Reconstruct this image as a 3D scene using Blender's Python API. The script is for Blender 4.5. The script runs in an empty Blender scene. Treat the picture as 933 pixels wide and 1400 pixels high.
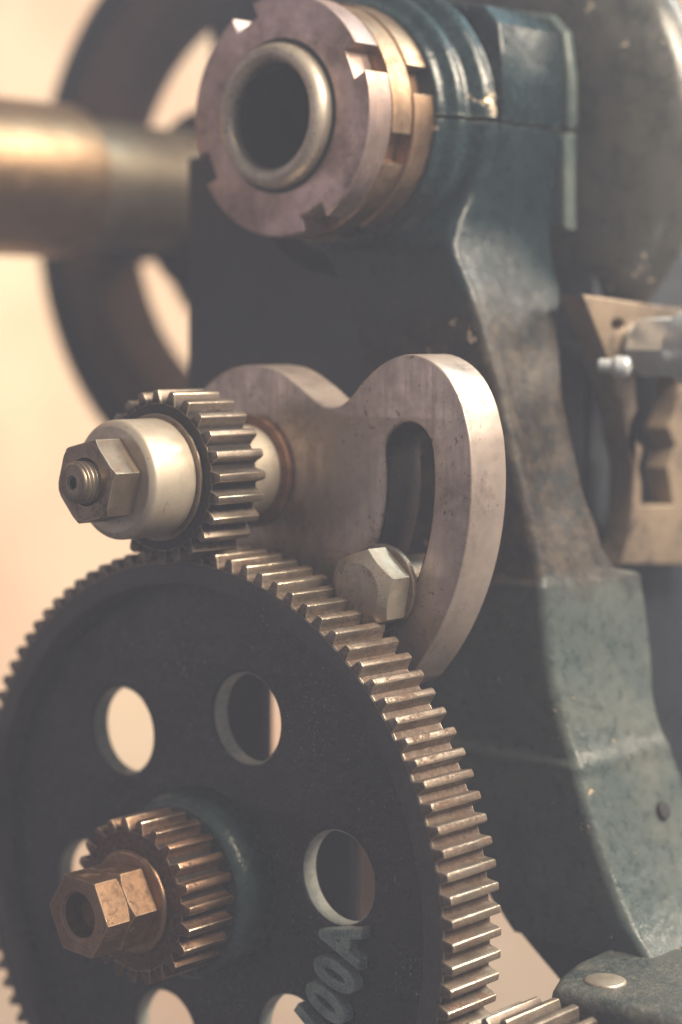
import bpy, bmesh, math, random
from math import sin, cos, pi, radians as rd, sqrt, atan2, hypot
from mathutils import Vector, Matrix, noise
random.seed(4)
SC = bpy.context.scene
COL = SC.collection
# All lengths below are millimetres in the machine's own frame:
#   X runs along the spindle into the machine, -Y towards the operator, Z up.
MM = 0.001
H0 = 1.2


def W(x, y, z):
    return Vector((x * MM, y * MM, z * MM + H0))


# ------------------------------------------------------------------ camera
cam_d = bpy.data.cameras.new('camera')
cam = bpy.data.objects.new('camera', cam_d)
COL.objects.link(cam)
SC.camera = cam
cam_d.sensor_fit = 'VERTICAL'
cam_d.sensor_height = 36.0
cam_d.lens = 2724.2 / 1400 * 36.0
cam_d.clip_start = 0.01
cam_d.clip_end = 100
RV = Vector((0.66100, -0.75035, 0.006988))
UV = Vector((0.062396, 0.064241, 0.995982))
FV = Vector((0.747784, 0.657912, -0.089282))
mw = Matrix((RV, UV, -FV)).transposed().to_4x4()
mw.translation = W(0, 0, 0)
cam.matrix_world = mw
cam_d.dof.use_dof = True
cam_d.dof.focus_distance = 0.507
cam_d.dof.aperture_fstop = 5.2

# ------------------------------------------------------------------ light
world = bpy.data.worlds.new('World')
SC.world = world
world.use_nodes = True
bg = world.node_tree.nodes['Background']
bg.inputs[0].default_value = (0.30, 0.245, 0.235, 1)
bg.inputs[1].default_value = 0.15


def area(name, loc, target, size, power, col):
    l = bpy.data.lights.new(name, 'AREA')
    l.shape = 'RECTANGLE'
    l.size, l.size_y = size
    l.energy = power
    l.color = col
    o = bpy.data.objects.new(name, l)
    COL.objects.link(o)
    o.location = loc
    o.rotation_euler = (Vector(target) - Vector(loc)).to_track_quat('-Z', 'Y').to_euler()
    return o


SUBJ = W(390, 350, -40)
KEYD = (RV * 0.64 + UV * 0.62 - FV * 0.45).normalized()
area('window_light', SUBJ + KEYD * 1.25, SUBJ, (0.42, 0.5), 43, (1.0, 0.845, 0.65))
COOL = (RV * 0.75 + UV * 1.0 + FV * 0.35).normalized()
area('skylight', SUBJ + COOL * 1.3, SUBJ, (0.5, 0.4), 4, (0.50, 0.85, 1.0))
wl = area('wall_fill', W(0, 0, 0) + FV * 1.0 - RV * .95 + UV * .45, W(0, 0, 0) + FV * 2.05 - RV * .12, (0.6, 0.5), 9.0, (1.0, 0.79, 0.565))  # added light out of view, only brightens the wall
LEFT = Vector((-.72, .62, .12)).normalized()
area('left_fill', SUBJ + LEFT * 1.5, SUBJ, (0.9, 0.8), 1.7, (1.0, 0.80, 0.76))  # added dim fill for faces turned left, no window known there
SIDE = Vector((.76, -.36, .54)).normalized()
area('side_window', SUBJ + SIDE * 1.4, SUBJ, (0.5, 0.5), 17, (1.0, 0.86, 0.68))
wl.data.spread = rd(95)

SC.view_settings.view_transform = 'Standard'
SC.view_settings.look = 'None'
SC.view_settings.exposure = 0.0
SC.view_settings.gamma = 1.0

# ------------------------------------------------------------------ materials


class NT:
    def __init__(self, name):
        self.m = bpy.data.materials.new(name)
        self.m.use_nodes = True
        self.t = self.m.node_tree
        self.b = self.t.nodes['Principled BSDF']

    def n(self, typ, **kw):
        x = self.t.nodes.new(typ)
        for k, v in kw.items():
            setattr(x, k, v)
        return x

    def l(self, a, b):
        self.t.links.new(a, b)

    def val(self, sock, v):
        if hasattr(v, 'links'):
            self.l(v, sock)
        else:
            sock.default_value = v

    def noise(self, vec, scale, detail=5, rough=.6, dist=0):
        x = self.n('ShaderNodeTexNoise')
        self.l(vec, x.inputs['Vector'])
        x.inputs['Scale'].default_value = scale
        x.inputs['Detail'].default_value = detail
        x.inputs['Roughness'].default_value = rough
        x.inputs['Distortion'].default_value = dist
        return x.outputs['Fac']

    def rng(self, v, a, b, c=0., d=1., smooth=True):
        x = self.n('ShaderNodeMapRange')
        x.interpolation_type = 'SMOOTHSTEP' if smooth else 'LINEAR'
        self.l(v, x.inputs[0])
        for i, q in enumerate((a, b, c, d)):
            x.inputs[i + 1].default_value = q
        return x.outputs[0]

    def math(self, op, a, b=0.0):
        x = self.n('ShaderNodeMath', operation=op)
        self.val(x.inputs[0], a)
        self.val(x.inputs[1], b)
        return x.outputs[0]

    def mix(self, f, a, b):
        x = self.n('ShaderNodeMix', data_type='RGBA')
        self.val(x.inputs[0], f)
        for s, v in ((x.inputs[6], a), (x.inputs[7], b)):
            if hasattr(v, 'links'):
                self.l(v, s)
            else:
                s.default_value = (*v, 1)
        return x.outputs[2]

    def mixf(self, f, a, b):
        x = self.n('ShaderNodeMix', data_type='FLOAT')
        self.val(x.inputs[0], f)
        self.val(x.inputs[2], a)
        self.val(x.inputs[3], b)
        return x.outputs[0]

    def edge(self, radius, lo=.80, hi=.97):
        bv = self.n('ShaderNodeBevel', samples=4)
        bv.inputs['Radius'].default_value = radius
        g = self.n('ShaderNodeNewGeometry')
        d = self.n('ShaderNodeVectorMath', operation='DOT_PRODUCT')
        self.l(bv.outputs[0], d.inputs[0])
        self.l(g.outputs['Normal'], d.inputs[1])
        return self.rng(d.outputs['Value'], lo, hi, 1., 0.)


def metal(name, c1, c2, rough=(.28, .5), scale=45., turned=0., fine=1.0, dirt=None, edge=None, metallic=1.0,
          bump=.15, specks=0.0, root=None, brush=None, vary=0.0):
    """worn bare metal: two patina tones, dirt, turning marks about local X, bright rubbed edges"""
    k = NT(name)
    g = k.n('ShaderNodeNewGeometry').outputs['Position']
    oc = k.n('ShaderNodeTexCoord').outputs['Object']
    n1 = k.noise(g, scale, 6, .62, .4)
    n2 = k.noise(g, scale * 7, 5, .65)
    f = k.math('ADD', k.math('MULTIPLY', n1, .7), k.math('MULTIPLY', n2, .3))
    col = k.mix(k.rng(f, .36, .62), c1, c2)
    ro = k.rng(n2, .3, .7, rough[0], rough[1])
    met = metallic
    h = k.noise(g, 900 * fine, 4, .6)
    hh = k.math('MULTIPLY', h, .35)
    if turned:
        sp = k.n('ShaderNodeSeparateXYZ')
        k.l(oc, sp.inputs[0])
        r2 = k.math('ADD', k.math('POWER', sp.outputs[1], 2.), k.math('POWER', sp.outputs[2], 2.))
        r = k.math('SQRT', r2)
        cb = k.n('ShaderNodeCombineXYZ')
        k.l(r, cb.inputs[0])
        k.l(sp.outputs[0], cb.inputs[1])
        tn = k.noise(cb.outputs[0], 3200, 3, .7)
        hh = k.math('ADD', hh, k.math('MULTIPLY', tn, turned))
        ro = k.math('ADD', ro, k.rng(tn, .3, .7, -.06, .06))
        col = k.mix(k.rng(k.noise(cb.outputs[0], 700, 4, .7), .4, .75, 0, .35), col, c2)
    if brush:
        mp = k.n('ShaderNodeMapping')
        mp.inputs['Scale'].default_value = brush[:3]
        k.l(oc, mp.inputs[0])
        bn = k.noise(mp.outputs[0], 1.0, 4, .65)
        hh = k.math('ADD', hh, k.math('MULTIPLY', bn, .7))
        ro = k.math('ADD', ro, k.rng(bn, .3, .7, -.07, .07))
        col = k.mix(k.rng(bn, .42, .72, 0, brush[3]), col, c2)
        st = k.rng(k.math('ADD', k.noise(g, 26, 7, .7, .8), k.math('MULTIPLY', k.noise(g, 300, 4), .2)), .62, .80, 0, .55)
        col = k.mix(st, col, (.17, .115, .08))
    if vary:
        oi = k.n('ShaderNodeObjectInfo')
        col = k.mix(k.rng(oi.outputs['Random'], 0, 1, 0, vary, False), col, (.10, .07, .05))
    if specks:
        s = k.noise(g, 620, 4, .6)
        m = k.rng(k.math('ADD', s, k.math('MULTIPLY', k.noise(g, 60, 2), .35)), .80, .86, 0, specks)
        col = k.mix(m, col, (.09, .045, .02))
        ro = k.mixf(m, ro, .7)
    if dirt:
        dc, amt = dirt
        dn = k.math('ADD', k.math('MULTIPLY', k.noise(g, scale * 2.2, 7, .72, .6), .65),
                    k.math('MULTIPLY', k.noise(g, 1500, 3, .6), .35))
        m = k.rng(dn, .62 - amt * .3, .70 - amt * .2)
        col = k.mix(m, col, dc)
        ro = k.mixf(m, ro, .78)
        met = k.mixf(m, metallic, .25)
        hh = k.math('ADD', hh, k.math('MULTIPLY', m, .4))
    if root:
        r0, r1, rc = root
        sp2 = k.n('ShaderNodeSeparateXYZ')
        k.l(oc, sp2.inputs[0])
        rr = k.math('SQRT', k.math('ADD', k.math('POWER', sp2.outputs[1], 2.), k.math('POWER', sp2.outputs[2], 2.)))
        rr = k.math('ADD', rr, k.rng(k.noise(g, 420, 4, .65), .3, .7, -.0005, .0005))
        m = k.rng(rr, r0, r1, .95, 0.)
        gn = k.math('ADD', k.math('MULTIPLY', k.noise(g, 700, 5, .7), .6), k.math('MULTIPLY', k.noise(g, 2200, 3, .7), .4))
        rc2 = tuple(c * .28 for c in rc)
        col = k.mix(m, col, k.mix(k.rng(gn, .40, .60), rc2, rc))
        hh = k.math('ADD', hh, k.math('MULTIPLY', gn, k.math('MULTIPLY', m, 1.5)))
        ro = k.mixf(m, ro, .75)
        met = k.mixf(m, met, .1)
    if edge:
        ec, er = edge
        e = k.edge(er)
        e = k.math('MULTIPLY', e, k.rng(n2, .25, .5, .35, 1.))
        col = k.mix(e, col, ec)
        ro = k.mixf(e, ro, .34)
        met = k.mixf(e, met, 1.0)
    bp = k.n('ShaderNodeBump')
    bp.inputs['Strength'].default_value = bump
    bp.inputs['Distance'].default_value = .0004
    k.l(hh, bp.inputs['Height'])
    k.l(bp.outputs[0], k.b.inputs['Normal'])
    k.val(k.b.inputs['Base Color'], col)
    k.val(k.b.inputs['Roughness'], ro)
    k.val(k.b.inputs['Metallic'], met)
    return k.m


def paint(name, c1, c2, rough=(.3, .55), scale=30., edge=None, chips=0.0, chipcol=(.55, .45, .33), dust=None, cast=.35,
          castscale=260., grime_shade=None, spec=.5):
    """old machine enamel over cast iron: colour drift, chips to bare iron, dust, lumpy casting"""
    k = NT(name)
    g = k.n('ShaderNodeNewGeometry').outputs['Position']
    n1 = k.noise(g, scale, 6, .65, .5)
    n2 = k.noise(g, scale * 9, 5, .65)
    f = k.math('ADD', k.math('MULTIPLY', n1, .65), k.math('MULTIPLY', n2, .35))
    col = k.mix(k.rng(f, .36, .64), c1, c2)
    ro = k.rng(n2, .3, .7, rough[0], rough[1])
    met = 0.0
    c = k.noise(g, castscale, 5, .6)
    hh = k.math('ADD', k.math('MULTIPLY', c, .7), k.math('MULTIPLY', k.noise(g, castscale * 6, 3), .2))
    k.b.inputs['Specular IOR Level'].default_value = spec
    if grime_shade:
        gc, z0, z1, zc0, zc1 = grime_shade
        sp = k.n('ShaderNodeSeparateXYZ')
        k.l(g, sp.inputs[0])
        wob = k.math('ADD', sp.outputs[2], k.math('MULTIPLY', k.noise(g, 55, 5, .65), .03))
        m = k.math('MULTIPLY', k.rng(wob, z0, z0 + .012), k.rng(wob, z1, z1 + .02, 1., 0.))
        m = k.math('MULTIPLY', m, k.rng(k.noise(g, 120, 6, .68), .30, .52, .25, 1.))
        col = k.mix(m, col, k.mix(k.rng(k.noise(g, 160, 5, .7), .38, .66), gc[0], gc[1]))
        ro = k.mixf(m, ro, .55)
        m2 = k.math('MULTIPLY', k.rng(wob, zc0, zc1, 1., 0.), k.rng(n2, .3, .55, .6, 1.))
        col = k.mix(m2, col, k.mix(k.rng(k.noise(g, 24, 8, .6, .3), .25, .75), gc[2], gc[3]))
    if dust:
        dc, amt = dust
        m = k.math('MULTIPLY', k.rng(k.noise(g, 1300, 4, .7), .60, .70), k.rng(k.noise(g, 42, 4, .6), .44, .66))
        m = k.math('MULTIPLY', m, amt)
        col = k.mix(m, col, dc)
        ro = k.mixf(m, ro, .8)
    if chips:
        cn = k.math('ADD', k.math('MULTIPLY', k.noise(g, 190, 5, .62), .7), k.math('MULTIPLY', k.noise(g, 34, 3), .3))
        m = k.rng(cn, .70 - chips * .1, .72 - chips * .1)
        col = k.mix(m, col, chipcol)
        ro = k.mixf(m, ro, .4)
        met = k.mixf(m, 0., .8)
        hh = k.math('SUBTRACT', hh, k.math('MULTIPLY', m, .5))
    if edge:
        ec, er, am = edge
        e = k.math('MULTIPLY', k.edge(er, .78, .97), k.rng(k.noise(g, 240, 5, .7), .42, .6, 0., am))
        col = k.mix(e, col, ec)
        ro = k.mixf(e, ro, .38)
        met = k.mixf(e, met, .8)
    bp = k.n('ShaderNodeBump')
    bp.inputs['Strength'].default_value = cast
    bp.inputs['Distance'].default_value = .0012
    k.l(hh, bp.inputs['Height'])
    k.l(bp.outputs[0], k.b.inputs['Normal'])
    k.val(k.b.inputs['Base Color'], col)
    k.val(k.b.inputs['Roughness'], ro)
    k.val(k.b.inputs['Metallic'], met)
    return k.m


M = {}
M['ring_steel'] = metal('ring_steel', (.66, .51, .48), (.40, .29, .25), (.34, .5), 30, metallic=.85, turned=1.0, brush=(300, 40, 40, .5), specks=.3, edge=((.62, .50, .40), .0006), bump=.12)
M['nose_steel'] = metal('nose_steel', (.74, .66, .55), (.52, .44, .35), (.36, .5), 60, metallic=.6, turned=.4, specks=.5, bump=.12)
M['nut_ring'] = metal('nut_ring', (.54, .37, .24), (.32, .20, .125), (.34, .5), 50, turned=.5, specks=.35, edge=((.9, .75, .55), .0006), dirt=((.10, .06, .035), .25), bump=.15)
M['bright_steel'] = metal('bright_steel', (.70, .63, .52), (.55, .47, .37), (.46, .58), 40, metallic=.65, turned=.8, specks=.35, bump=.08)
M['nut_steel'] = metal('nut_steel', (.31, .25, .195), (.19, .145, .11), (.34, .52), 70, metallic=.85, specks=.35, edge=((.92, .8, .62), .0007), dirt=((.10, .065, .045), .3), bump=.2)
M['bronze_nut'] = metal('bronze_nut', (.47, .30, .19), (.30, .185, .115), (.32, .5), 60, specks=.4, edge=((.95, .75, .55), .0007), dirt=((.13, .07, .04), .3), bump=.2)
M['rust'] = metal('rust', (.30, .15, .08), (.16, .07, .04), (.6, .8), 150, metallic=.25, bump=.5, dirt=((.08, .035, .02), .4))
M['tooth_steel'] = metal('tooth_steel', (.38, .32, .26), (.19, .15, .115), (.34, .52), 60, metallic=.8, vary=.55, root=(.0886, .0906, (.145, .092, .062)), specks=.4, edge=((1., .90, .72), .0008), dirt=((.12, .068, .042), .5), bump=.4)  # rubbed edges, brightened further to carry the teeth's highlights
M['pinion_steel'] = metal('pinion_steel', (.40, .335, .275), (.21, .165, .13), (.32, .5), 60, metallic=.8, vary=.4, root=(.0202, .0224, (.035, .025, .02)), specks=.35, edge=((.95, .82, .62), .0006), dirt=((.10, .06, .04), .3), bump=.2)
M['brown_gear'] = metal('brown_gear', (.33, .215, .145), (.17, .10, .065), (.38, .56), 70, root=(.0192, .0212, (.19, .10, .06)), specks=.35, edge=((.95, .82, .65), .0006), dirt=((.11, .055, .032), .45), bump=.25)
M['bolt_steel'] = metal('bolt_steel', (.62, .55, .45), (.40, .34, .27), (.34, .5), 60, metallic=.75, turned=.7, specks=.4, dirt=((.14, .10, .07), .25), edge=((.85, .76, .62), .0007), bump=.15)
M['plate_steel'] = metal('plate_steel', (.70, .59, .51), (.46, .375, .33), (.34, .5), 26, metallic=.7, brush=(40, 500, 45, .5), specks=.5, edge=((.95, .84, .66), .0007), bump=.10)
M['shaft_steel'] = metal('shaft_steel', (.52, .35, .21), (.36, .23, .135), (.38, .48), 20, metallic=1.0, turned=.3, bump=.08)
M['shaft_dirty'] = metal('shaft_dirty', (.30, .25, .18), (.18, .145, .105), (.38, .5), 26, metallic=.8, dirt=((.12, .09, .06), .3))
M['hub_enamel'] = paint('hub_enamel', (.020, .042, .044), (.045, .075, .074), (.18, .34), 40, edge=((.5, .6, .54), .0012, .8), cast=.5, castscale=150)
M['foot_iron'] = paint('foot_iron', (.030, .046, .048), (.110, .112, .098), (.30, .55), 60, edge=((.45, .48, .43), .0016, .9), chips=.6, cast=1.0, castscale=420)
M['grime_shade'] = paint('grime_shade', (.010, .008, .007), (.032, .021, .015), (.8, .95), 200, cast=.5, castscale=700)  # greasy grime in tooth roots, painted shade on the slot liner
M['black_enamel'] = paint('black_enamel', (.010, .011, .013), (.030, .030, .032), (.2, .6), 34, edge=((.40, .30, .24), .0009, .9), dust=((.60, .55, .47), 1.), cast=.55, castscale=330)
M['rim_iron'] = paint('rim_iron', (.045, .042, .042), (.085, .075, .072), (.4, .6), 60, edge=((.40, .30, .26), .0007, .8), dust=((.30, .26, .23), .9), cast=.4, castscale=500)
M['digit_iron'] = paint('digit_iron', (.14, .21, .20), (.38, .44, .39), (.22, .36), 200, edge=((.50, .62, .57), .0012, 1.), cast=.35, castscale=500)  # edge tone paints the light caught on the raised walls
M['hole_iron'] = paint('hole_iron', (.58, .58, .50), (.30, .33, .31), (.3, .5), 90, cast=.4, castscale=400)
M['teal_enamel'] = paint('teal_enamel', (.005, .015, .020), (.017, .037, .042), (.16, .36), 30, edge=((.45, .50, .44), .0016, .8), chips=.8, cast=.55, castscale=110)
M['teal_worn'] = paint('teal_worn', (.040, .070, .072), (.09, .115, .105), (.28, .46), 22, edge=((.62, .58, .45), .0014, .9), chips=.25, chipcol=(.42, .36, .28), cast=.45, castscale=120)
M['grimy_iron'] = paint('grimy_iron', (.022, .018, .015), (.062, .048, .037), (.4, .65), 28, edge=((.32, .42, .40), .0016, .9), chips=.4, cast=.7, castscale=150)
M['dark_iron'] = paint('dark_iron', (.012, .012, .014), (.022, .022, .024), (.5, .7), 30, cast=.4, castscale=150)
M['leg_enamel'] = paint('leg_enamel', (.004, .011, .016), (.011, .024, .029), (.24, .46), 30, spec=.3, edge=((.26, .34, .32), .0012, .45), chips=.6, cast=.9, castscale=75,
                        grime_shade=(((.016, .012, .010), (.062, .047, .034), (.044, .068, .070), (.108, .118, .104)), H0 - .062, H0 + .012, H0 - .060, H0 - .048))
M['side_shade_enamel'] = paint('side_shade_enamel', (.010, .013, .015), (.022, .030, .034), (.35, .6), 30, edge=((.30, .38, .38), .0012, .6), cast=.5, castscale=130)  # dark tone stands for shade on the casting's end side
M['blue_black'] = paint('blue_black', (.008, .011, .016), (.018, .026, .036), (.45, .65), 30, cast=.4, castscale=130)
M['wheel_lit_brown'] = paint('wheel_lit_brown', (.075, .038, .022), (.12, .064, .040), (.85, .95), 20, spec=.12, cast=.3)  # browner coat puts the light on the inner lip into colour
M['wheel_iron'] = paint('wheel_iron', (.010, .008, .008), (.022, .017, .015), (.8, .95), 20, spec=.15, cast=.3)
M['grey_iron'] = paint('grey_iron', (.024, .030, .030), (.080, .078, .066), (.22, .42), 16, chips=.7, chipcol=(.8, .68, .5), cast=.3, castscale=90)
M['bracket_iron'] = metal('bracket_iron', (.34, .26, .18), (.23, .17, .12), (.4, .55), 24, metallic=.4, dirt=((.05, .04, .035), .42))
M['silver'] = metal('silver', (.80, .84, .86), (.66, .70, .72), (.32, .45), 40, metallic=.4, bump=.08)


def simple(name, col, col2, scale, rough):
    k = NT(name)
    g = k.n('ShaderNodeNewGeometry').outputs['Position']
    k.val(k.b.inputs['Base Color'], k.mix(k.rng(k.noise(g, scale, 4, .6), .35, .65), col, col2))
    k.b.inputs['Roughness'].default_value = rough
    bp = k.n('ShaderNodeBump')
    bp.inputs['Strength'].default_value = .2
    bp.inputs['Distance'].default_value = .003
    k.l(k.noise(g, 90, 5), bp.inputs['Height'])
    k.l(bp.outputs[0], k.b.inputs['Normal'])
    return k.m


M['plaster'] = simple('plaster', (.82, .68, .49), (.76, .52, .355), 5.0, .85)
M['concrete'] = simple('concrete', (.11, .085, .075), (.075, .06, .055), 5, .9)
M['wood'] = simple('wood', (.70, .50, .38), (.58, .40, .29), 14, .7)

# ------------------------------------------------------------------ mesh helpers


def finish(me, name, mat, parent=None, loc=None, angle=32):
    for p in me.polygons:
        p.use_smooth = True
    me.set_sharp_from_angle(angle=rd(angle))
    me.materials.clear()
    me.materials.append(M[mat])
    return link(me, name, parent, loc)


def link(me, name, parent=None, loc=None):
    o = bpy.data.objects.new(name, me)
    COL.objects.link(o)
    if parent is not None:
        o.parent = parent
    if loc is not None:
        o.location = loc
    return o


def mesh_from(verts, faces):
    me = bpy.data.meshes.new('mesh')
    me.from_pydata([Vector(v) * MM for v in verts], [], faces)
    bm = bmesh.new()
    bm.from_mesh(me)
    bmesh.ops.remove_doubles(bm, verts=bm.verts, dist=1e-7)
    bmesh.ops.recalc_face_normals(bm, faces=bm.faces)
    bm.to_mesh(me)
    bm.free()
    return me


def fillet(prof, rad, seg=3, closed=False):
    """round the corners of a polyline [(x, r[, radius])]"""
    out = []
    n = len(prof)
    for i, p in enumerate(prof):
        R = p[2] if len(p) > 2 else rad
        if (not closed and i in (0, n - 1)) or R <= 0:
            out.append((p[0], p[1]))
            continue
        P = Vector(p[:2])
        A = Vector(prof[i - 1][:2]) - P
        Bv = Vector(prof[(i + 1) % n][:2]) - P
        d = min(R, A.length * .48, Bv.length * .48)
        a = P + A.normalized() * d
        b = P + Bv.normalized() * d
        for s in range(seg + 1):
            t = s / seg
            q = a * (1 - t) ** 2 + P * 2 * t * (1 - t) + b * t * t
            out.append((q.x, q.y))
    return out


def lathe_mesh(prof, n=96, a0=0., a1=2 * pi):
    full = abs(a1 - a0 - 2 * pi) < 1e-6
    m = n if full else n + 1
    vs, fs = [], []
    for i in range(m):
        t = a0 + (a1 - a0) * i / n
        for (x, r) in prof:
            vs.append((x, -r * cos(t), r * sin(t)))
    k = len(prof)
    for i in range(n):
        j = (i + 1) % m
        for q in range(k - 1):
            if prof[q][1] < 1e-6 and prof[q + 1][1] < 1e-6:
                continue
            f = [i * k + q, j * k + q, j * k + q + 1, i * k + q + 1]
            fs.append(f)
    if not full:
        fs.append([q for q in range(k)])
        fs.append([n * k + q for q in range(k)][::-1])
    return mesh_from(vs, fs)


def lathe(name, prof, mat, parent=None, loc=None, rad=.5, n=96, closed=False, seg=3):
    p = fillet(prof, rad, seg, closed)
    if closed:
        p = p + [p[0]]
    return finish(lathe_mesh(p, n), name, mat, parent, loc)


def hexnut_mesh(x0, x1, R, phase, bore=0, cf=1.0, cb=1.0, n=96, boreback=None):
    """hexagon prism with turned chamfers: cf/cb how far the chamfer circle cuts the front/back corners (mm)"""
    ap = R * cos(pi / 6)

    def hr(t):
        u = (t - phase) % (pi / 3) - pi / 6
        return ap / cos(u)
    ang = [phase + 2 * pi * i / n for i in range(n)]
    rows = []
    L = x1 - x0
    rf = R - cf
    rb = R - cb
    k = .62
    if bore:
        rows.append([((x0 + (boreback if boreback else L)), bore)] * n)
        rows.append([(x0 + .7, bore)] * n)
        rows.append([(x0, bore + .7)] * n)
    else:
        rows.append([(x0, 0.)] * n)
    rows.append([(x0, min(hr(t), rf) - .12) for t in ang])
    rows.append([(x0 + .1 + max(0, (min(hr(t), R) - rf)) * k, hr(t)) for t in ang])
    rows.append([(x1 - .1 - max(0, (min(hr(t), R) - rb)) * k, hr(t)) for t in ang])
    rows.append([(x1, min(hr(t), rb) - .12) for t in ang])
    rows.append([(x1, bore if bore else 0.)] * n)
    vs, fs = [], []
    for row in rows:
        for (x, r), t in zip(row, ang):
            vs.append((x, -r * cos(t), r * sin(t)))
    for q in range(len(rows) - 1):
        for i in range(n):
            j = (i + 1) % n
            fs.append([q * n + i, q * n + j, (q + 1) * n + j, (q + 1) * n + i])
    return mesh_from(vs, fs)


def prism(name, loops, x0, x1, mat, parent=None, loc=None, bevel=.4, res=2, angle=32):
    """solid with outline + holes given in (u = towards operator, v = up), from x0 (front) to x1"""
    cu = bpy.data.curves.new('outline', 'CURVE')
    cu.dimensions = '2D'
    cu.fill_mode = 'BOTH'
    for lp in loops:
        s = cu.splines.new('POLY')
        s.points.add(len(lp) - 1)
        for p, (u, v) in zip(s.points, lp):
            p.co = (u, v, 0, 1)
        s.use_cyclic_u = True
    th = abs(x1 - x0) / 2
    cu.extrude = th - bevel
    cu.bevel_depth = bevel
    cu.offset = -bevel
    cu.bevel_resolution = res
    return _from_curve(cu, name, (x0 + x1) / 2, mat, parent, loc, angle)


def _from_curve(cu, name, xm, mat, parent, loc, angle=32):
    o = bpy.data.objects.new('tmp', cu)
    COL.objects.link(o)
    dg = bpy.context.evaluated_depsgraph_get()
    me = bpy.data.meshes.new_from_object(o.evaluated_get(dg))
    bpy.data.objects.remove(o)
    # local x -> -Y, y -> Z, z -> -X
    for v in me.vertices:
        u, w, z = v.co
        v.co = Vector((xm - z, -u, w)) * MM
    bm = bmesh.new()
    bm.from_mesh(me)
    bmesh.ops.remove_doubles(bm, verts=bm.verts, dist=2e-6)
    bmesh.ops.recalc_face_normals(bm, faces=bm.faces)
    bm.to_mesh(me)
    bm.free()
    return finish(me, name, mat, parent, loc, angle)


def circle(cx, cy, r, n=64, rev=False):
    p = [(cx + r * cos(2 * pi * i / n), cy + r * sin(2 * pi * i / n)) for i in range(n)]
    return p[::-1] if rev else p


def smooth_loop(pts, it=2):
    for _ in range(it):
        q = []
        n = len(pts)
        for i in range(n):
            a, b = pts[i], pts[(i + 1) % n]
            q.append((a[0] * .75 + b[0] * .25, a[1] * .75 + b[1] * .25))
            q.append((a[0] * .25 + b[0] * .75, a[1] * .25 + b[1] * .75))
        pts = q
    return pts


def box_bm(x0, x1, y0, y1, z0, z1, bev=.6, seg=2):
    bm = bmesh.new()
    bmesh.ops.create_cube(bm, size=1)
    for v in bm.verts:
        v.co = Vector(((x0 + x1) / 2 + v.co.x * (x1 - x0), (y0 + y1) / 2 + v.co.y * (y1 - y0), (z0 + z1) / 2 + v.co.z * (z1 - z0))) * MM
    if bev:
        bmesh.ops.bevel(bm, geom=bm.edges[:], offset=bev * MM, segments=seg, affect='EDGES', profile=.5)
    return bm


def from_bm(bm, name, mat, parent=None, loc=None, angle=32):
    me = bpy.data.meshes.new(name)
    bmesh.ops.recalc_face_normals(bm, faces=bm.faces)
    bm.to_mesh(me)
    bm.free()
    return finish(me, name, mat, parent, loc, angle)


def bpY(px, py, y):
    d = FV + RV * ((px - 466.5) / 2724.2) - UV * ((py - 700) / 2724.2)
    return d * (y / d.y)


def thing(name, label, cat, loc, group=None):
    o = bpy.data.objects.new(name, None)
    COL.objects.link(o)
    o.empty_display_size = .01
    o.location = loc
    return tag(o, label, cat, group)


def tag(o, label, cat, group=None):
    o['label'] = label
    o['category'] = cat
    if group:
        o['group'] = group
    return o


def tooth_mesh(m, N, x0, x1, mat, bev=.28):
    """one straight spur tooth centred on the +u direction, to be turned about X"""
    Ro = m * (N + 1.5) / 2
    Rp = m * N / 2
    Rr = m * (N - 2.15) / 2
    half = [(Rr - .5, 1.12 * m), (Rr + .06 * m, 1.03 * m), (Rr + .3 * m, .93 * m), (Rp, .76 * m), (Rp + .38 * m, .64 * m), (Ro - .06 * m, .49 * m), (Ro, .44 * m)]
    pts = [(r, -t) for r, t in half] + [(r, t) for r, t in half[::-1]]
    bm = bmesh.new()
    f = [bm.verts.new(Vector((x0, -r, t)) * MM) for r, t in pts]
    b = [bm.verts.new(Vector((x1, -r, t)) * MM) for r, t in pts]
    n = len(pts)
    bm.faces.new(f)
    bm.faces.new(b[::-1])
    ends = []
    for i in range(n):
        j = (i + 1) % n
        bm.faces.new([f[i], b[i], b[j], f[j]])
    bmesh.ops.recalc_face_normals(bm, faces=bm.faces)
    ee = [e for e in bm.edges if len(e.link_faces) == 2 and e.calc_face_angle(0) > rd(50)]
    bmesh.ops.bevel(bm, geom=ee, offset=bev * MM, segments=2, affect='EDGES', profile=.5)
    me = bpy.data.meshes.new('tooth')
    bm.to_mesh(me)
    bm.free()
    for p in me.polygons:
        p.use_smooth = True
    me.set_sharp_from_angle(angle=rd(38))
    me.materials.append(M[mat])
    return me


def teeth(parent, m, N, x0, x1, mat, phase=0., bev=.34):
    me = tooth_mesh(m, N, x0, x1, mat, bev)
    for i in range(N):
        o = bpy.data.objects.new('tooth', me)
        COL.objects.link(o)
        o.parent = parent
        o.rotation_euler.x = -(2 * pi * i / N + phase)
    return me


MOD = 1.8227
# axes of the gear train
BX, BY, BZ = 374.4, 384.3, -150.97
IX, IY, IZ = 374.4, 386.14, -38.47
SX, SY, SZ = 412.1, 386.9, 60.4

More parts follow.
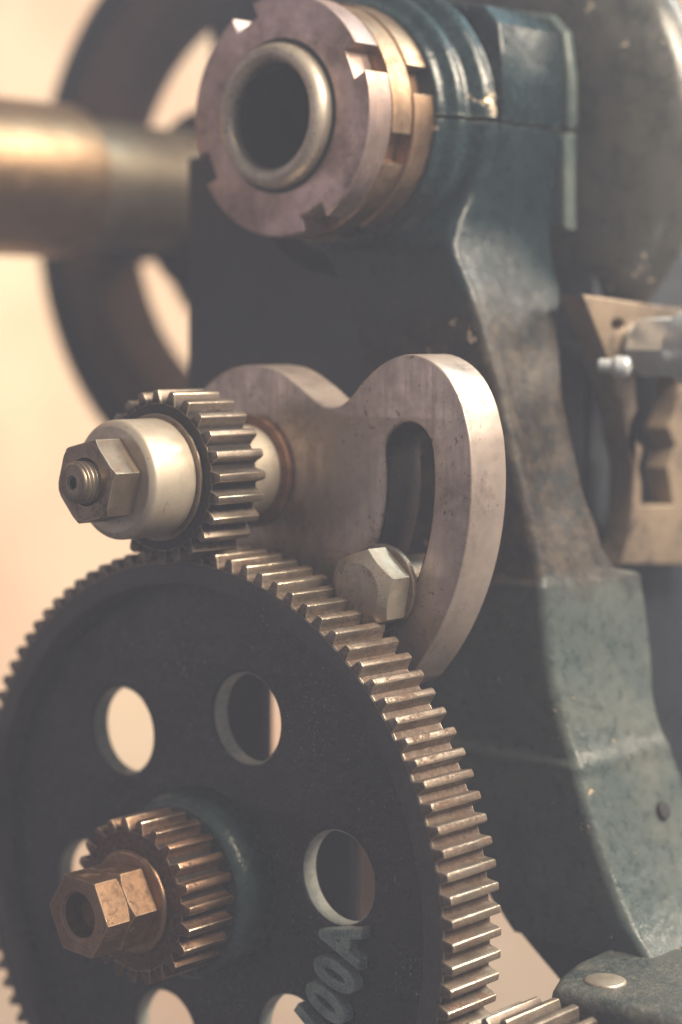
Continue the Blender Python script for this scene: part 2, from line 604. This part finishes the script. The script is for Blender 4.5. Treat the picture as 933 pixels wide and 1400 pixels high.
# ================================================================== setting
bm = bmesh.new()
wc = W(1500, 1330, 0)
wn = Vector((-FV.x, -FV.y, 0)).normalized()
wt = Vector((-wn.y, wn.x, 0))
vs = [bm.verts.new(wc + wt * a * 2.2 + Vector((0, 0, b)) - wn * d) for d in (0, .1) for a, b in ((-1, -1.03), (1, -1.03), (1, 1.4), (-1, 1.4))]
for f in ((0, 1, 2, 3), (7, 6, 5, 4), (0, 4, 5, 1), (1, 5, 6, 2), (2, 6, 7, 3), (3, 7, 4, 0)):
    bm.faces.new([vs[i] for i in f])
wall = from_bm(bm, 'wall', 'plaster')
tag(wall, 'warm cream plaster wall far behind the machine, out of focus', 'wall')
wall['kind'] = 'structure'

bm = box_bm(-2000, 3200, -2200, 3200, -1080, -1040, 0)
fl = from_bm(bm, 'floor', 'concrete', None, W(0, 0, 0))
tag(fl, 'dim brown workshop floor below the machine', 'floor')
fl['kind'] = 'structure'

# ================================================================== headstock
hs = thing('headstock', 'dark teal enamelled cast iron headstock with split bearing and flared leg', 'machine casting', W(SX, SY, SZ))
ho = Vector((0, 0, 0))
# bearing: round collar with beads, upper half (cap) and lower half, split level with the axis
prof = fillet([(28, 20), (28, 34.5), (30.5, 35.5), (32.5, 38.4), (35, 39.2), (36.2, 37.0), (38.5, 37.6), (41, 41.4), (44.5, 42.6), (47, 41.0), (49, 38.6), (52, 38.6), (52, 20)], .9, 3)
g = rd(.9)
finish(lathe_mesh(prof + [prof[0]], 72, g, pi - g), 'bearing_cap', 'teal_enamel', hs)
finish(lathe_mesh(prof + [prof[0]], 72, -pi + g, -g), 'bearing_seat', 'teal_enamel', hs)


def block_loop(top):
    # half block outline (u, v) with the shoulder at the split line
    s = 1 if top else -1
    pts = [(-41, .5 * s), (40, .5 * s), (41, 2.4 * s), (40.6, 16 * s), (38.6, 28 * s), (33, 33.5 * s), (20, 36 * s), (-34, 36 * s), (-41, 28 * s)]
    return pts if top else pts[::-1]


prism('cap_block', [block_loop(True)], 50, 80, 'teal_enamel', hs, bevel=1.2)
prism('cap_bead', [[(a * 1.035, b * 1.03 if b > 1 else b) for a, b in block_loop(True)]], 81, 86, 'teal_worn', hs, bevel=2.0, res=4)
prism('cap_neck', [[(a * .97, b * .97) for a, b in block_loop(True)]], 76, 84, 'dark_iron', hs, bevel=.3)
edge = [(346, 60), (346.3, 53), (347.6, 44), (349.5, 35), (348.5, 26), (343.5, 17), (335.5, 1), (328, -21), (321, -44), (314, -66), (310.5, -90), (306, -105), (301, -116), (291, -141), (282, -157), (273, -166)]
eu = [(SY - y, z - SZ) for y, z in edge]


def interp(tab, v):
    for (a, b), (c, d) in zip(tab, tab[1:]):
        if c <= v <= a:
            t = (a - v) / (a - c)
            t = t * t * (3 - 2 * t)
            return b + (d - b) * t
    return tab[-1][1] if v < tab[-1][0] else tab[0][1]


XR = [(0, 79), (-28, 79), (-46, 75), (-62, 64), (-80, 58.5), (-105, 58.5), (-120, 61), (-126, 64), (-129, 76), (-150, 77), (-170, 72), (-190, 74), (-226, 92)]
XL = [(0, 43), (-18, 39), (-38, 29), (-56, 28), (-126.5, 28), (-129, 26.8), (-174, 26.6), (-177, 25.6), (-226, 25)]
PR = [(0, 0), (-124.5, 0), (-130, .8), (-172, .9), (-176.5, 1.7), (-180, 1.1), (-226, .8)]


def leg_mesh():
    # the leg is one casting: rounded cross sections swept down the curved front outline
    us = [(v, u) for u, v in eu]
    rows = []
    v = -.6
    while v > -226:
        # smoothed outline
        u = sum(interp2(us, v + dv) for dv in (-5, -2.5, 0, 2.5, 5)) / 5 + interp(PR, v)
        xl, xr = interp(XL, v), interp(XR, v)
        hollow = 2.2 * max(0., min(1., (v + 44) / -20.)) * max(0., min(1., (v + 124) / 14.))
        sec = [(xl, u - 46), (xl, u - 20), (xl, u - 9)]
        for k in range(6):
            t = k / 5 * pi / 2
            sec.append((xl + 3.4 * (1 - sin(t)) if False else xl + 3.4 - 3.4 * cos(t), u - 3.4 + 3.4 * sin(t)))
        for k in range(1, 8):
            a = k / 8
            sec.append((xl + 3.4 + (xr - xl - 6.2) * a, u - hollow * sin(pi * a) ** .7))
        for k in range(6):
            t = k / 5 * pi / 2
            sec.append((xr - 2.8 + 2.8 * sin(t), u - 2.8 + 2.8 * cos(t)))
        sec += [(xr, u - 9), (xr, u - 30), (xr, u - 46)]
        row = []
        for x, w in sec:
            q = Vector((x, w, v))
            a = noise.noise(q / 17.) * .55 + noise.noise(q / 5.) * .16
            b = noise.noise(q / 15. + Vector((9, 3, 5))) * .5
            row.append((x + b, -(w + a), v))
        rows.append(row)
        v -= 1.6 if not (-131 < v < -124 or -180 < v < -172) else .6
    n = len(rows[0])
    vs = [p for r in rows for p in r]
    fs = []
    for i in range(len(rows) - 1):
        for j in range(n):
            q = (j + 1) % n
            fs.append([i * n + j, i * n + q, (i + 1) * n + q, (i + 1) * n + j])
    fs.append(list(range(n)))
    fs.append([(len(rows) - 1) * n + j for j in range(n)][::-1])
    return mesh_from(vs, fs)


def interp2(tab, v):
    if v >= tab[0][0]:
        return tab[0][1]
    for (a, b), (c, d) in zip(tab, tab[1:]):
        if c <= v <= a:
            return b + (d - b) * (a - v) / (a - c)
    (a, b), (c, d) = tab[-2:]
    return d + (d - b) * (c - v) / (a - c)


LX = 28
finish(leg_mesh(), 'leg', 'leg_enamel', hs, angle=50)
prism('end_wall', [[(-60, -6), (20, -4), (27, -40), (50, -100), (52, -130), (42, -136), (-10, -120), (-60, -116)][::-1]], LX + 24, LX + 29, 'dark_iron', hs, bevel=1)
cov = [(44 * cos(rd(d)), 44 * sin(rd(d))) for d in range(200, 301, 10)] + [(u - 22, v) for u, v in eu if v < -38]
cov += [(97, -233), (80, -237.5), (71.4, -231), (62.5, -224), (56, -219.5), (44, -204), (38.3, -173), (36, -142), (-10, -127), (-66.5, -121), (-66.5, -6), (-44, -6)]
prism('end_shade_cover', [cov], LX + 1.6, LX + 5, 'side_shade_enamel', hs, bevel=.3)  # added dark sheet, the end face's shade is put into its colour
bm = box_bm(93, 300, -44, 44, -236, -14, 3)
from_bm(bm, 'body_casting', 'blue_black', hs)
prism('seat_bead', [[(10, -.6), (41.8, -.6), (42.4, -29), (10, -29)][::-1]], 80, 86, 'teal_worn', hs, bevel=2.0, res=4)
bm = box_bm(56, 94, -43, -10, -128, -62, 5, 4)
from_bm(bm, 'side_recess', 'blue_black', hs)
q = bpY(908, 1108, 292.9)
bh = lathe('hole_shade_plug', [(-.5, 0, 0), (-.5, 2.5, .1), (6, 2.5, 0), (6, 0, 0)], 'dark_iron', hs, W(q.x, q.y, q.z) - W(SX, SY, SZ), n=32)  # solid dark plug, its colour stands for the shade in a hole
bh.rotation_euler = (0, rd(20), rd(90))
# slotted bearing nuts, spindle


def slotted_loop(r, n0, w, dpt):
    pts = []
    half = w / 2
    for k in range(4):
        c = n0 + k * pi / 2
        dth = math.asin(half / r)
        ci, si = cos(c), sin(c)
        for (a, b) in ((r * cos(dth), -half), (r - dpt, -half), (r - dpt, half), (r * cos(dth), half)):
            pts.append((a * ci - b * si, a * si + b * ci))
        t0, t1 = c + dth, c + pi / 2 - dth
        for i in range(1, 24):
            t = t0 + (t1 - t0) * i / 24
            pts.append((r * cos(t), r * sin(t)))
    return pts


for (x0, x1, r, n0, mat, lab) in (
        (0, 9.6, 33.5, rd(25), 'ring_steel', 'large flat faced slotted ring nut nearest the open tube end, mauve steel face'),
        (10.2, 18.6, 33.3, rd(-17), 'nut_ring', 'brown slotted ring nut in the middle of the three behind the mauve face'),
        (19.2, 27.6, 33.6, rd(17), 'nut_ring', 'innermost brown slotted ring nut against the teal bearing collar')):
    o = prism('slotted_nut', [slotted_loop(r, n0, 8.6, 4.6), circle(0, 0, 20.3, 64, True)], x0, x1, mat, None, W(SX, SY, SZ), bevel=.5)
    tag(o, lab, 'ring nut', 'slotted ring nuts on the spindle')
sp = thing('spindle_tube', 'hollow steel spindle end with rounded bright lip poking through the ring nut', 'spindle', W(SX, SY, SZ))
lathe('tube', [(120, 14.6, 0), (-2.4, 14.6, .8), (-4.8, 15.8, 1.2), (-5.0, 18.0, 1.8), (-3.0, 20.0, 1.6), (120, 20.1, 0)], 'nose_steel', sp)
lathe('seam_ring', [(-.08, 20.2, 0), (.25, 20.2, 0), (.25, 21.5, 0), (-.08, 21.5, 0)], 'dark_iron', sp, closed=True, n=72)
lathe('bore_shade', [(-1.0, 14.3, 0), (110, 14.3, 0), (110, 14.65, 0), (-1.0, 14.65, 0)], 'dark_iron', sp, closed=True, rad=0)  # dark liner, the shade inside the tube is painted on
lathe('bore_plug', [(110, 0, 0), (110, 14.55, 0), (112, 14.55, 0), (112, 0, 0)], 'dark_iron', sp)  # added stopper that keeps the far end dark

# cone pulley right of the bearing
pu = thing('spindle_pulley', 'big rounded grey iron pulley step right of the teal bearing block', 'pulley', W(SX, SY, SZ))
lathe('pulley_body', [(87, 21, 0), (87, 36, 3), (88.5, 46, 3), (91.5, 56, 3), (96, 64, 3), (101, 69.3, 2), (106, 71.6, 1.5), (110, 72, 1), (113, 71, 1), (113.5, 40, 2), (170, 38, 4), (170, 21, 0)], 'grey_iron', pu, rad=2, n=128)
lathe('pulley_hub', [(88, 21, 0), (88, 36, 2), (96, 37, 0)], 'dark_iron', pu)

# ================================================================== slotted arm
PX = 401.0


def arm_loop():
    pts = []
    ro = 77.5
    # outer arc about the stud axis, from lower tip up to the upper shoulder
    for d in range(-44, 11, 3):
        pts.append((ro * cos(rd(d)), ro * sin(rd(d))))
    pts += [(73.4, 22.6), (67.5, 30.0), (58, 33.9), (48.5, 31.6), (41, 26.4), (36.2, 21.2), (31, 18.2), (25, 19.3), (17.5, 24.4), (9, 28.6)]
    for d in range(84, 275, 8):
        pts.append((29.6 * cos(rd(d)), 29.6 * sin(rd(d))))
    pts += [(22, -36), (36, -50), (49, -56)]
    return smooth_loop(pts, 2)


def slot_loop():
    pts = []
    a1, a0 = 7.5, -46
    for d in range(a0, int(a1) + 1, 3):
        pts.append((65.2 * cos(rd(d)), 65.2 * sin(rd(d))))
    c = (57 * cos(rd(a1)), 57 * sin(rd(a1)))
    for k in range(0, 181, 20):
        t = rd(a1 + k)
        pts.append((c[0] + 8.2 * cos(t), c[1] + 8.2 * sin(t)))
    for d in range(int(a1), a0 - 1, -3):
        pts.append((48.8 * cos(rd(d)), 48.8 * sin(rd(d))))
    return pts[::-1]


arm = prism('slotted_plate', [arm_loop(), slot_loop()], 0, 15, 'plate_steel', None, W(PX, IY, IZ), bevel=.7, res=3)
sl = slot_loop()
cxs, cys = sum(p[0] for p in sl) / len(sl), sum(p[1] for p in sl) / len(sl)


def inset(lp, d):
    out = []
    n = len(lp)
    for i in range(n):
        a, b = Vector(lp[i - 1]), Vector(lp[(i + 1) % n])
        t = (b - a).normalized()
        out.append((lp[i][0] + t.y * d, lp[i][1] - t.x * d))
    return out


prism('slot_shade', [inset(sl, .1)[::-1], inset(sl, .7)], 1.0, 14.0, 'grime_shade', arm, None, bevel=.05, res=0)  # thin dark liner paints the shade inside the slot
tag(arm, 'heart shaped steel plate with a curved slot behind the upper small gear', 'plate')

# clamp bolt in the slot
cb = thing('clamp_bolt', 'pale domed hexagon bolt head clamped at the low end of the curved slot', 'bolt', W(PX, IY - 56.3 * cos(rd(-30.3)), IZ + 56.3 * sin(rd(-30.3))))
finish(hexnut_mesh(-11.0, -1.6, 11.1, rd(20), cf=3.6, cb=.3), 'hex_head', 'bolt_steel', cb)
lathe('flange', [(-1.6, 0, 0), (-1.6, 11.6, .5), (0, 11.6, 0)], 'nut_steel', cb)
lathe('shank', [(0, 0, 0), (0, 7.6, 0), (30, 7.6, 0), (30, 0, 0)], 'nut_steel', cb)

# ================================================================== idler train
def pinion(name, label, loc, N, x0, x1, mat, phase, bore, group, lip=0):
    t = thing(name, label, 'gear', loc, group)
    Rr = MOD * (N - 2.15) / 2
    lathe('gear_body', [(x0 + .3, bore, 0), (x0 + .3, Rr, .4), (x1 - .3, Rr, .4), (x1 - .3, bore, 0)], mat, t, n=120, closed=True)
    lathe('root_band', [(x0 + .5, Rr - 1, 0), (x0 + .5, Rr + .12, .2), (x1 - .5, Rr + .12, .2), (x1 - .5, Rr - 1, 0)], 'grime_shade', t, n=120)
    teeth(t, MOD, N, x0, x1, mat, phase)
    return t


idl = pinion('small_gear', 'small toothed idler gear behind the pale collar, meshing with the top of the big gear', W(IX, IY, IZ), 24, -9.2, 8, 'pinion_steel', rd(2.5), 7, 'gears of the train')
co = lathe('collar', [(-25.8, 6.5, 0), (-25.8, 13.9, .4), (-24.4, 15.7, .9), (-10.4, 15.7, .5), (-10.1, 6.5, 0)], 'bright_steel', None, W(IX, IY, IZ))
tag(co, 'smooth pale steel spacer collar between the upper hex nut and small gear', 'collar')
wa = lathe('thin_washer', [(-10.0, 6.5, 0), (-10.0, 17.0, .3), (-9.3, 17.0, .3), (-9.3, 6.5, 0)], 'nut_steel', None, W(IX, IY, IZ))
tag(wa, 'thin dark washer squeezed between pale collar and idler gear', 'washer')
un = finish(hexnut_mesh(-35.0, -25.9, 11.5, rd(13), bore=5.7, cf=1.0, cb=.4), 'hex_nut', 'nut_steel', None, W(IX, IY, IZ))
tag(un, 'brown steel hexagon nut on the threaded stud in front of the pale collar', 'nut', 'hexagon nuts')
stud = thing('threaded_stud', 'threaded stud with a small drilled centre hole poking out of the upper nut', 'stud', W(IX, IY, IZ))
tp = [(-36.5, 0, 0), (-36.5, 1.5, 0), (-39.0, 1.5, 0), (-39.5, 2.0, 0), (-39.6, 4.4, .4), (-39.0, 4.9, .2)]
x = -38.9
while x < -30:
    tp += [(x + .25, 5.0, 0), (x + .7, 5.55, .1), (x + 1.0, 5.55, .1)]
    x += 1.4
tp += [(-29, 5.3, 0), (26, 5.5, 0), (26, 0, 0)]
lathe('shank', tp, 'nut_steel', stud, seg=1)
bu = lathe('bushing', [(8.1, 5.6, 0), (8.1, 12.6, .5), (24.6, 12.9, .3), (24.6, 5.6, 0)], 'bright_steel', None, W(IX, IY, IZ))
tag(bu, 'pale cylindrical bushing between idler gear and the slotted arm', 'bushing')
rw = lathe('rusty_washer', [(24.7, 5.6, 0), (24.7, 15.6, .4), (26.4, 15.8, .4), (26.4, 5.6, 0)], 'rust', None, W(IX, IY, IZ))
tag(rw, 'rust orange washer at the foot of the pale bushing on the arm plate', 'washer')

# ================================================================== big change gear
bg_ = thing('change_gear', 'large black painted spur gear with six round holes and bare steel teeth', 'gear', W(BX, BY, BZ), 'gears of the train')
NB = 100
RrB = MOD * (NB - 2.15) / 2
lathe('rim', [(0, 82.9, .5), (0, RrB - .25, .5), (19.5, RrB - .25, .4), (19.5, 82.0, .5), (7.5, 81.4, 1.4)], 'rim_iron', bg_, n=200, closed=True)
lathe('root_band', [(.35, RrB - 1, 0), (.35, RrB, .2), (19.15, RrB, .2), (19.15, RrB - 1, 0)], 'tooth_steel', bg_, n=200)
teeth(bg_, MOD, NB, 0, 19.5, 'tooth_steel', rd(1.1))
hr_, hh_ = 50.0, 12.6
HP = rd(11.5)
HU, HV = 0.3, 2.0
loops = [circle(0, 0, 82.6, 160)]
for k in range(6):
    loops.append(circle(hr_ * cos(HP + k * pi / 3), hr_ * sin(HP + k * pi / 3), hh_, 56, True))
loops.append(circle(0, 0, 8, 40, True))
prism('web', loops, 6.0, 12.4, 'black_enamel', bg_, bevel=.9, res=3)
for k in range(6):
    q = (hr_ * cos(HP + k * pi / 3), hr_ * sin(HP + k * pi / 3))
    lathe('hole_wall', [(6.9, hh_ - .25, 0), (11.6, hh_ - .25, 0), (11.6, hh_ + .5, 0), (6.9, hh_ + .5, 0)], 'hole_iron', bg_, Vector((0, -q[0], q[1])) * MM, n=56, closed=True, rad=0)
lathe('hub', [(-4.5, 8, 0), (-4.5, 23.6, 1.0), (-2.5, 25.2, 1.2), (6.4, 27.0, .8), (6.6, 8, 0)], 'hub_enamel', bg_, closed=True, n=120)


def digits(text, u, v, rot, size, depth, parent):
    cu = bpy.data.curves.new('font', 'FONT')
    cu.body = text
    cu.size = size
    cu.align_x = 'CENTER'
    cu.align_y = 'CENTER'
    cu.extrude = depth
    cu.bevel_depth = .6
    cu.bevel_resolution = 2
    cu.resolution_u = 6
    cu.offset = .4
    o = bpy.data.objects.new('tmp', cu)
    COL.objects.link(o)
    me = bpy.data.meshes.new_from_object(o.evaluated_get(bpy.context.evaluated_depsgraph_get()))
    bpy.data.objects.remove(o)
    c, s = cos(rot), sin(rot)
    for q in me.vertices:
        a, b, z = q.co
        a *= .74
        uu, vv = u + a * c - b * s, v + a * s + b * c
        q.co = Vector((6.0 - z, -uu, vv)) * MM
    return finish(me, 'raised_character', 'digit_iron', parent)


for ch, ang in zip('100A', (-34.6, -25.2, -15.8, -5.6)):
    a = rd(ang)
    r = 54.0
    digits(ch, r * cos(a), r * sin(a), a + pi / 2, 18.5, 3.0, bg_)

# lower compound gear, washer, nuts, stud
lg = pinion('small_gear', 'small brown gear on the hub of the big black gear behind the washer', W(BX, BY, BZ), 23, -20.9, -4.6, 'brown_gear', rd(4), 9, 'gears of the train')
lw = lathe('washer', [(-22.4, 9, 0), (-22.4, 13.2, .4), (-21.8, 14.0, .5), (-20.8, 14.0, .3), (-20.8, 9, 0)], 'bronze_nut', None, W(BX, BY, BZ))
tag(lw, 'round bronze coloured washer between the lower nuts and the brown gear', 'washer')
n1 = finish(hexnut_mesh(-39.7, -31.2, 11.5, rd(-3), bore=5.9, cf=.25, cb=1.4, boreback=8.5), 'hex_nut', 'bronze_nut', None, W(BX, BY, BZ))
tag(n1, 'outer bronze coloured hexagon nut with an open bore, nearest the viewer', 'nut', 'hexagon nuts')
n2 = finish(hexnut_mesh(-31.1, -22.5, 11.7, rd(1), bore=5.9, cf=1.4, cb=.3), 'hex_nut', 'bronze_nut', None, W(BX, BY, BZ))
tag(n2, 'inner bronze coloured hexagon nut pressed against the round washer', 'nut', 'hexagon nuts')
ls = lathe('stud', [(-34.5, 0, 0), (-34.5, 4.6, .8), (-33.5, 5.8, .4), (18, 5.8, 0), (18, 0, 0)], 'rust', None, W(BX, BY, BZ))
tag(ls, 'rusty stud end sunk inside the bore of the lower outer nut', 'stud')

# gear meshing at the lower right
la = rd(-19)
cx = (IX, BY - 112.9 * cos(la), BZ + 112.9 * sin(la))
rg = pinion('small_gear', 'partly seen steel gear cut off by the bottom edge right of the big gear', W(BX + 3, cx[1], cx[2]), 24, 0, 22, 'pinion_steel', rd(3), 8, 'gears of the train')

# ================================================================== things behind
sb = prism('support_post', [[(-52, 92), (-30, 92), (-30, 10.4), (5.5, 10.4), (5.5, -30), (-11, -32), (-13, 4), (-52, 5)][::-1]], 62, 66, 'dark_iron', None, W(BX, BY, BZ), bevel=1)
tag(sb, 'dark stepped iron post seen through the holes of the big gear', 'machine bracket')


def ray(px, py, depth):
    return W(0, 0, 0) + (FV + RV * ((px - 466.5) / 2724.2) - UV * ((py - 700) / 2724.2)) * depth * MM


wp = ray(330, 268, 790)
wheel = thing('rear_wheel', 'large dark iron wheel with a thick rim, blurred behind the spindle', 'wheel', ray(350, 282, 790))
R0 = 117
lathe('rim', [(-16, R0 * .90, 2), (-16, R0 - 2, 3), (-13, R0, 2), (16, R0, 2), (16, R0 * .74, 2), (-2, R0 * .74, 2), (-4, R0 * .90, 2)], 'wheel_iron', wheel, n=160, closed=True)
lathe('rim_lip', [(-13, R0 * .895, 2), (-9, R0 * .76, 2), (13, R0 * .70, 2), (13, R0 * .74, 1), (-1, R0 * .78, 1), (-5, R0 * .89, 1)], 'wheel_lit_brown', wheel, n=160, closed=True)
wl_ = [(R0 * .48 * cos(rd(d)), R0 * .48 * sin(rd(d))) for d in range(-200, 21, 8)] + [(R0 * .30 * cos(rd(d)), R0 * .30 * sin(rd(d))) for d in range(28, 153, 8)]
prism('web', [wl_], -2, 12, 'wheel_iron', wheel, bevel=2)
lathe('hub', [(-30, 18, 0), (-30, 36, 3), (24, 38, 3), (24, 18, 0)], 'wheel_iron', wheel, closed=True)
for k in range(4):
    a = rd(6 + 90 * k)
    bm = box_bm(-8, 12, -R0 * .68, -34, -13, 13, 4, 3)
    o = from_bm(bm, 'spoke', 'wheel_iron', wheel)
    o.rotation_euler.x = -a
shaft = thing('countershaft', 'thick polished shaft with a narrower dirty section running to the rear wheel', 'shaft', wp)
lathe('sleeve', [(-370, 0, 0), (-370, 27.5, 2), (-92, 27.5, 3), (-92, 20, 0)], 'shaft_steel', shaft)
lathe('journal', [(-92, 0, 0), (-92, 23.0, 1), (-20, 23.0, 0), (-20, 0, 0)], 'shaft_dirty', shaft)

# wooden upright seen through the right hole
bm = box_bm(0, 22, -34, 0, -130, 0, 1.2, 2)
wu = from_bm(bm, 'wooden_upright', 'wood', None, W(470, 406, -146))
tag(wu, 'plain brown wooden upright seen through the right hand hole of the big gear', 'post')

# bracket right of the leg
BYP = 327.0


def prismY(name, loops, y0, y1, mat, parent, loc, bevel=.8):
    o = prism(name, loops, 0, y1 - y0, mat, parent, loc, bevel=bevel)
    o.rotation_euler.z = rd(90)
    return o


br = thing('notched_bracket', 'tan iron bracket plate with a ragged notched opening right of the leg', 'machine bracket', W(500, BYP, 0))


def bl(pts):
    r = []
    for px, py in pts:
        q = bpY(px, py, BYP)
        r.append((q.x - 500, q.z))
    return r


outl = bl([(797, 402), (840, 408), (905, 418), (960, 425), (980, 500), (980, 772), (850, 772), (864, 720), (868, 640), (852, 560), (828, 480)])
hole = bl([(868, 512), (908, 503), (930, 520), (926, 560), (915, 585), (925, 610), (914, 640), (922, 690), (878, 692), (878, 660), (874, 640), (880, 612), (860, 590), (872, 560)])
hole2 = bl([(846 + 9 * cos(t * pi / 8), 444 + 8 * sin(t * pi / 8)) for t in range(16)])
cuP = prism('bracket_plate', [outl[::-1], hole, hole2], 0, 9, 'bracket_iron', br, None, bevel=.8)
cuP.rotation_euler.z = rd(90)
bm = box_bm(-8, 60, 16, 40, -30, 60, 1.5)
bm.free()
q = bpY(890, 474, BYP - 6)
sc_ = thing('silver_bolt', 'bright silver bolt with a stepped head and small cross pin on the tan bracket', 'bolt', W(q.x, q.y, q.z))
sc_.rotation_euler.z = rd(68)
sc_.scale = (1.35, 1.35, 1.35)
finish(hexnut_mesh(-15, 0, 7.0, rd(5), cf=.8, cb=.3), 'hex_head', 'silver', sc_)
lathe('neck', [(0, 0, 0), (0, 5.2, .5), (12, 5.2, .5), (12, 0, 0)], 'silver', sc_)
lathe('cap', [(-32, 0, 0), (-32, 8.0, 2), (-15, 8.4, 1), (-15, 0, 0)], 'silver', sc_)
pq = bpY(846, 501, BYP - 9)
pin = lathe('pin', [(-6, 0, 0), (-6, 1.8, .8), (-2, 2.0, .5), (-1, 3.0, 1.2), (3, 3.1, 1.2), (4, 0, 0)], 'silver', None, W(pq.x, pq.y, pq.z), n=32)
pin.rotation_euler = (0, rd(4), rd(-60))
tag(pin, 'short silver pin with a rounded knob below the silver bolt', 'pin')

# foot casting at the bottom right
ft = thing('foot_casting', 'rough grey brown foot casting with a pale dome for a lit oil hole at the lower right corner', 'machine casting', W(440, 282, -163))
bm = bmesh.new()
fp = [(401, 150), (401, 282), (412, 287), (424, 290), (445, 291), (520, 272), (520, 150)]
tv = [bm.verts.new(Vector((x - 440, y - 282, 0)) * MM) for x, y in fp]
bv = [bm.verts.new(Vector((x - 440, y - 282, -45)) * MM) for x, y in fp]
bm.faces.new(tv)
bm.faces.new(bv[::-1])
for i in range(len(fp)):
    j = (i + 1) % len(fp)
    bm.faces.new([tv[i], bv[i], bv[j], tv[j]])
bmesh.ops.bevel(bm, geom=bm.edges[:], offset=3.5 * MM, segments=4, affect='EDGES', profile=.5)
from_bm(bm, 'foot_block', 'foot_iron', ft)
oc = lathe('pale_dome', [(-.9, 0, 0), (-.8, 2.5, 1), (-.2, 5.3, .6), (1.5, 5.6, 0)], 'bolt_steel', ft, W(414, 274, -162.6) - W(440, 282, -163), n=48)  # pale dome stands in for the lit wall of an oil hole
oc.rotation_euler = (0, rd(90), rd(20))

# ================================================================== added haze that lifts the blacks
bm = bmesh.new()
bmesh.ops.create_cube(bm, size=1)
for v in bm.verts:
    v.co = Vector((0.7 + v.co.x * 6.4, 0.6 + v.co.y * 6.4, 0.9 + v.co.z * 4.2))
me = bpy.data.meshes.new('haze')
bm.to_mesh(me)
bm.free()
hz = link(me, 'haze')
hz['kind'] = 'stuff'
hm = bpy.data.materials.new('haze')
hm.use_nodes = True
nt = hm.node_tree
nt.nodes.remove(nt.nodes['Principled BSDF'])
pv = nt.nodes.new('ShaderNodeVolumePrincipled')
pv.inputs['Color'].default_value = (.68, .765, 1.0, 1)
pv.inputs['Density'].default_value = .182
nt.links.new(pv.outputs[0], nt.nodes['Material Output'].inputs['Volume'])
me.materials.append(hm)

SC.cycles.volume_bounces = 1
SC.cycles.max_bounces = 8
SC.cycles.use_denoising = True
